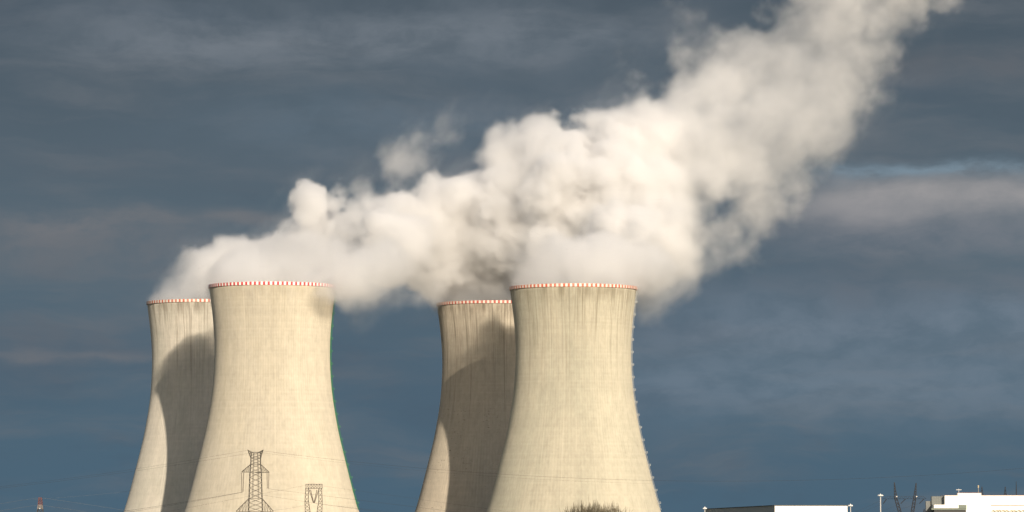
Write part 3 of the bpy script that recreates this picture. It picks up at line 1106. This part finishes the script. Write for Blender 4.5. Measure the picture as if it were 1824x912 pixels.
for a in ((1360, 330, 2610, 76), (1400, 270, 2610, 80), (1460, 240, 2610, 72), (1500, 190, 2620, 62), (1320, 400, 2600, 60), (1250, 420, 2590, 60),
          (1290, 455, 2590, 42), (1335, 445, 2590, 34), (1230, 480, 2580, 40), (1560, 140, 2620, 48), (1590, 90, 2620, 40), (1420, 340, 2610, 44)):
    puff(*a, 0.11, 0.75)
for a in ((1175, 520, 2560, 50), (1152, 560, 2560, 34), (1215, 500, 2560, 36), (1140, 535, 2600, 40)):
    puff(*a, 0.13, 0.6)

M_STEAM, k, out = new_mat('steam')
pvn = k.new('ShaderNodeVolumePrincipled')
pvn.inputs['Color'].default_value = (0.997, 0.995, 0.997, 1)
pvn.inputs['Anisotropy'].default_value = 0.2
pvn.inputs['Density'].default_value = 0.22
k.l.new(pvn.outputs[0], out.inputs['Volume'])
# nearly clear skin, added round the steam to give it a surface
M_SKIN, k, out = new_mat('clear_skin')
tr = k.new('ShaderNodeBsdfTransparent')
df = k.new('ShaderNodeBsdfTranslucent')
df.inputs['Color'].default_value = (0.9, 0.9, 0.9, 1)
mxs = k.new('ShaderNodeMixShader')
mxs.inputs[0].default_value = 0.004
k.l.new(tr.outputs[0], mxs.inputs[1])
k.l.new(df.outputs[0], mxs.inputs[2])
k.l.new(mxs.outputs[0], out.inputs['Surface'])


LATER = []


def steam(name, puffs, pad, coarse, voxel, origin, amp=1.0):
    """A body of steam: soft union of puffs, broken up by turbulence, held as a grid of density."""
    C = np.array([tuple(at(p[0], p[1], p[2])) for p in puffs]) - np.array(origin)
    rad = np.array([p[3] * p[2] / F_PX for p in puffs])
    den = np.array([p[4] for p in puffs])
    wis = np.array([p[5] for p in puffs])
    lo = (C - rad[:, None]).min(0) - pad
    hi = (C + rad[:, None]).max(0) + pad
    nx, ny, nz = [int(math.ceil(v / coarse)) + 1 for v in (hi - lo)]
    hi = lo + np.array([nx - 1, ny - 1, nz - 1]) * coarse
    gx = lo[0] + np.arange(nx) * coarse
    gy = lo[1] + np.arange(ny) * coarse
    gz = lo[2] + np.arange(nz) * coarse
    Z, Yg, X = np.meshgrid(gz, gy, gx, indexing='ij')
    kk = 7.0
    se = np.zeros_like(X); sd = np.zeros_like(X); sw = np.zeros_like(X)
    for c_, r_, d_, w_ in zip(C, rad, den, wis):
        s_ = r_ - np.sqrt((X - c_[0]) ** 2 + (Yg - c_[1]) ** 2 + (Z - c_[2]) ** 2)
        e_ = np.exp(np.clip(s_ / kk, -30, 30))
        se += e_; sd += e_ * d_; sw += e_ * w_
    sdf = kk * np.log(se + 1e-12)
    px = np.zeros((nz * ny, nx, 4), np.float32)
    px[..., 0] = sdf.reshape(nz * ny, nx)
    px[..., 1] = (sd / (se + 1e-12)).reshape(nz * ny, nx)
    px[..., 2] = (sw / (se + 1e-12)).reshape(nz * ny, nx)
    px[..., 3] = 1
    img = bpy.data.images.new(name + '_grid', nx, nz * ny, alpha=True, float_buffer=True, is_data=True)
    img.pixels.foreach_set(px.ravel())
    img.update()
    img.pack()

    tree = bpy.data.node_groups.new(name + '_nodes', 'GeometryNodeTree')
    tree.interface.new_socket('Geometry', in_out='INPUT', socket_type='NodeSocketGeometry')
    tree.interface.new_socket('Geometry', in_out='OUTPUT', socket_type='NodeSocketGeometry')
    k = NT(tree)
    gout = k.new('NodeGroupOutput')
    pos = k.new('GeometryNodeInputPosition').outputs[0]
    # turbulence displaces where the grid is read
    wv = k.noise(pos, 1 / 70.0, 3.0, 0.5, color=True)
    wv = k.vmath('SCALE', k.vmath('SUBTRACT', wv, (0.5, 0.5, 0.5)), scale=k.math('MULTIPLY', 34.0 * amp, k.ss(k.math('ADD', k.sep(pos)[2], float(origin[2])), 152.0, 215.0, 0.25, 1.0)))
    p2 = k.vmath('ADD', pos, wv)
    q = k.vmath('SCALE', k.vmath('SUBTRACT', p2, tuple(lo)), scale=1.0 / coarse)
    qx, qy, qz = k.sep(q)
    qx = k.math('MINIMUM', k.math('MAXIMUM', qx, 0.0), nx - 1.0)
    qy = k.math('MINIMUM', k.math('MAXIMUM', qy, 0.0), ny - 1.0)
    qz = k.math('MINIMUM', k.math('MAXIMUM', qz, 0.0), nz - 1.001)
    z0 = k.math('FLOOR', qz)
    fz = k.math('SUBTRACT', qz, z0)
    u = k.math('DIVIDE', k.math('ADD', qx, 0.5), float(nx))
    smp = []
    for dz_ in (0.0, 1.0):
        row = k.math('ADD', k.math('MULTIPLY', k.math('ADD', z0, dz_), float(ny)), k.math('ADD', qy, 0.5))
        v = k.math('DIVIDE', row, float(ny * nz))
        it = k.new('GeometryNodeImageTexture', interpolation='Linear', extension='EXTEND')
        it.inputs['Image'].default_value = img
        k.put(it.inputs['Vector'], k.comb(u, v, 0.0))
        smp.append(it.outputs['Color'])
    mv = k.new('ShaderNodeMix', data_type='VECTOR')
    k.put(mv.inputs[0], fz)
    k.put(mv.inputs[4], smp[0]); k.put(mv.inputs[5], smp[1])
    s, dn, ws = k.sep(mv.outputs[1])
    # cauliflower lumps and fine turbulence
    p3 = k.vmath('ADD', pos, k.vmath('SCALE', k.vmath('SUBTRACT', k.noise(pos, 1 / 22.0, 2.0, 0.5, color=True), (0.5, 0.5, 0.5)), scale=10.0))

    def lumps(size):
        vo = k.new('ShaderNodeTexVoronoi', feature='F1')
        k.put(vo.inputs['Vector'], p3)
        k.put(vo.inputs['Scale'], 1.0 / size)
        return vo.outputs['Distance']
    calm = k.ss(k.math('ADD', k.sep(pos)[2], float(origin[2])), 152.0, 205.0, 0.38, 1.0)
    l1 = k.math('MULTIPLY', k.math('SUBTRACT', 0.45, lumps(30.0)), 15.0 * amp)
    l2 = k.math('MULTIPLY', k.math('SUBTRACT', 0.45, lumps(13.0)), 8.0 * amp)
    l2 = k.math('ADD', l2, k.math('MULTIPLY', k.math('SUBTRACT', 0.45, lumps(6.0)), 3.8 * amp))
    fb = k.noise(p3, 1 / 34.0, 7.0, 0.64)
    # drawn-out filaments lie along the wind
    sx_, sy_, sz_ = k.sep(p3)
    al = k.math('ADD', k.math('MULTIPLY', sx_, 0.80), k.math('MULTIPLY', sz_, 0.60))
    ac = k.math('SUBTRACT', k.math('MULTIPLY', sz_, 0.80), k.math('MULTIPLY', sx_, 0.60))
    fl = k.comb(k.math('MULTIPLY', al, 0.5), sy_, ac)
    fs = k.noise(fl, 1 / 20.0, 8.0, 0.70)
    fb = k.math('ADD', k.math('MULTIPLY', fb, k.math('SUBTRACT', 1.0, ws)), k.math('MULTIPLY', fs, ws))
    # billowy in places, feathery in others
    mood = k.ss(k.noise(pos, 1 / 85.0, 2.0, 0.5), 0.38, 0.62, 0.65, 1.3)
    fbm = k.math('MULTIPLY', k.math('SUBTRACT', fb, 0.5), k.math('ADD', k.math('MULTIPLY', ws, 60.0 * amp), 20.0 * amp))
    lump = k.math('MULTIPLY', mood, k.math('ADD', l1, l2))
    f = k.math('ADD', k.math('SUBTRACT', s, k.math('MULTIPLY', calm, 3.0)), k.math('MULTIPLY', calm, k.math('ADD', lump, fbm)))
    # no caverns deep inside the dense parts
    f = k.math('MAXIMUM', f, k.math('SUBTRACT', k.math('SUBTRACT', s, 11.0), k.math('MULTIPLY', ws, 40.0)))
    wdt = k.math('ADD', k.math('MULTIPLY', ws, 18.0), k.math('DIVIDE', 4.5, mood))
    t = k.math('DIVIDE', f, wdt, clamp=True)
    t = k.math('MULTIPLY', k.math('MULTIPLY', t, t), k.math('SUBTRACT', 3.0, k.math('MULTIPLY', t, 2.0)))
    dens = k.math('MULTIPLY', t, dn)
    pat = k.noise(p3, 1 / 48.0, 5.0, 0.6)
    dens = k.math('MULTIPLY', dens, k.ss(pat, 0.36, 0.60, k.math('SUBTRACT', 0.50, k.math('MULTIPLY', ws, 0.45)), k.math('ADD', 1.15, k.math('MULTIPLY', ws, 0.35))))
    tear = k.math('SUBTRACT', 1.0, k.math('ABSOLUTE', k.math('MULTIPLY', k.math('SUBTRACT', fs, 0.5), 5.0)), clamp=True)
    dens = k.math('MULTIPLY', dens, k.math('ADD', k.math('SUBTRACT', 1.0, k.math('MULTIPLY', ws, 0.8)), k.math('MULTIPLY', ws, k.math('MULTIPLY', tear, 1.6))))
    # a thin evaporating fringe
    fr = k.math('MULTIPLY', k.ss(f, -14.0, 3.0), k.math('MULTIPLY', calm, k.ss(fs, 0.45, 0.66, 0.0, 0.05)))
    dens = k.math('MAXIMUM', dens, k.math('MULTIPLY', fr, dn))
    vc = k.new('GeometryNodeVolumeCube')
    k.put(vc.inputs['Density'], dens)
    vc.inputs['Min'].default_value = tuple(lo)
    vc.inputs['Max'].default_value = tuple(hi)
    for ax, a_, b_ in zip('XYZ', lo, hi):
        vc.inputs['Resolution ' + ax].default_value = max(8, int((b_ - a_) / voxel))
    sm = k.new('GeometryNodeSetMaterial')
    sm.inputs['Material'].default_value = M_STEAM
    k.l.new(vc.outputs[0], sm.inputs['Geometry'])
    k.l.new(sm.outputs[0], gout.inputs[0])
    # outer skin: the surface of the same grid, kept as a plain mesh
    hull_tree = tree.copy()
    hull_tree.name = name + '_skin_nodes'
    hn = hull_tree.nodes
    vcube = next(n_ for n_ in hn if n_.bl_idname == 'GeometryNodeVolumeCube')
    for ax, a_, b_ in zip('XYZ', lo, hi):
        vcube.inputs['Resolution ' + ax].default_value = max(8, int((b_ - a_) / 3.5))
    vm = hn.new('GeometryNodeVolumeToMesh')
    vm.resolution_mode = 'GRID'
    vm.inputs['Threshold'].default_value = 0.09
    vm.inputs['Adaptivity'].default_value = 0.15
    hull_tree.links.new(vcube.outputs[0], vm.inputs['Volume'])
    go = next(n_ for n_ in hn if n_.bl_idname == 'NodeGroupOutput')
    hull_tree.links.new(vm.outputs[0], go.inputs[0])
    tmp = bpy.data.objects.new('temp', bpy.data.meshes.new('temp'))
    COL.objects.link(tmp)
    tmp.location = origin
    tmp.modifiers.new('steam', 'NODES').node_group = hull_tree
    dg = bpy.context.evaluated_depsgraph_get()
    me = bpy.data.meshes.new_from_object(tmp.evaluated_get(dg), depsgraph=dg)
    bpy.data.objects.remove(tmp)
    me.name = name
    me.materials.clear()
    me.materials.append(M_SKIN)
    me.polygons.foreach_set('use_smooth', [True] * len(me.polygons))
    o = bpy.data.objects.new(name, me)
    COL.objects.link(o)
    o.location = origin
    vd = bpy.data.volumes.new('vapour')
    vo = bpy.data.objects.new('vapour', vd)
    COL.objects.link(vo)
    vo.parent = o
    vd.materials.append(M_STEAM)
    LATER.append((vo, tree))
    return o


VOXEL = 1.4
tag(steam('steam_plume', PUFFS, 26.0, 6.0, VOXEL, (0.0, 2600.0, 150.0)),
    'huge white plume of steam rising from the cooling towers and drifting up to the right', 'steam plume')
WISP = []
for a in ((698, 268, 2640, 38), (738, 255, 2640, 36), (690, 292, 2640, 28), (782, 250, 2640, 32), (722, 240, 2640, 25), (808, 245, 2640, 22), (742, 284, 2640, 26)):
    WISP.append((*a, 0.16, 0.62))
tag(steam('steam_puff', WISP, 20.0, 4.0, 1.5, tuple(at(735, 265, 2640)), 0.8),
    'small torn puff of steam floating free above the left part of the plume', 'steam puff')
WISP2 = [(797, 190, 2640, 25, 0.09, 0.75), (832, 203, 2640, 23, 0.07, 0.75), (788, 207, 2640, 20, 0.08, 0.75)]
tag(steam('steam_puff', WISP2, 20.0, 4.0, 1.5, tuple(at(805, 200, 2640)), 0.8),
    'faint last shred of steam fading in the sky above the small torn puff', 'steam puff')

for vo, tr_ in LATER:
    vo.modifiers.new('steam', 'NODES').node_group = tr_
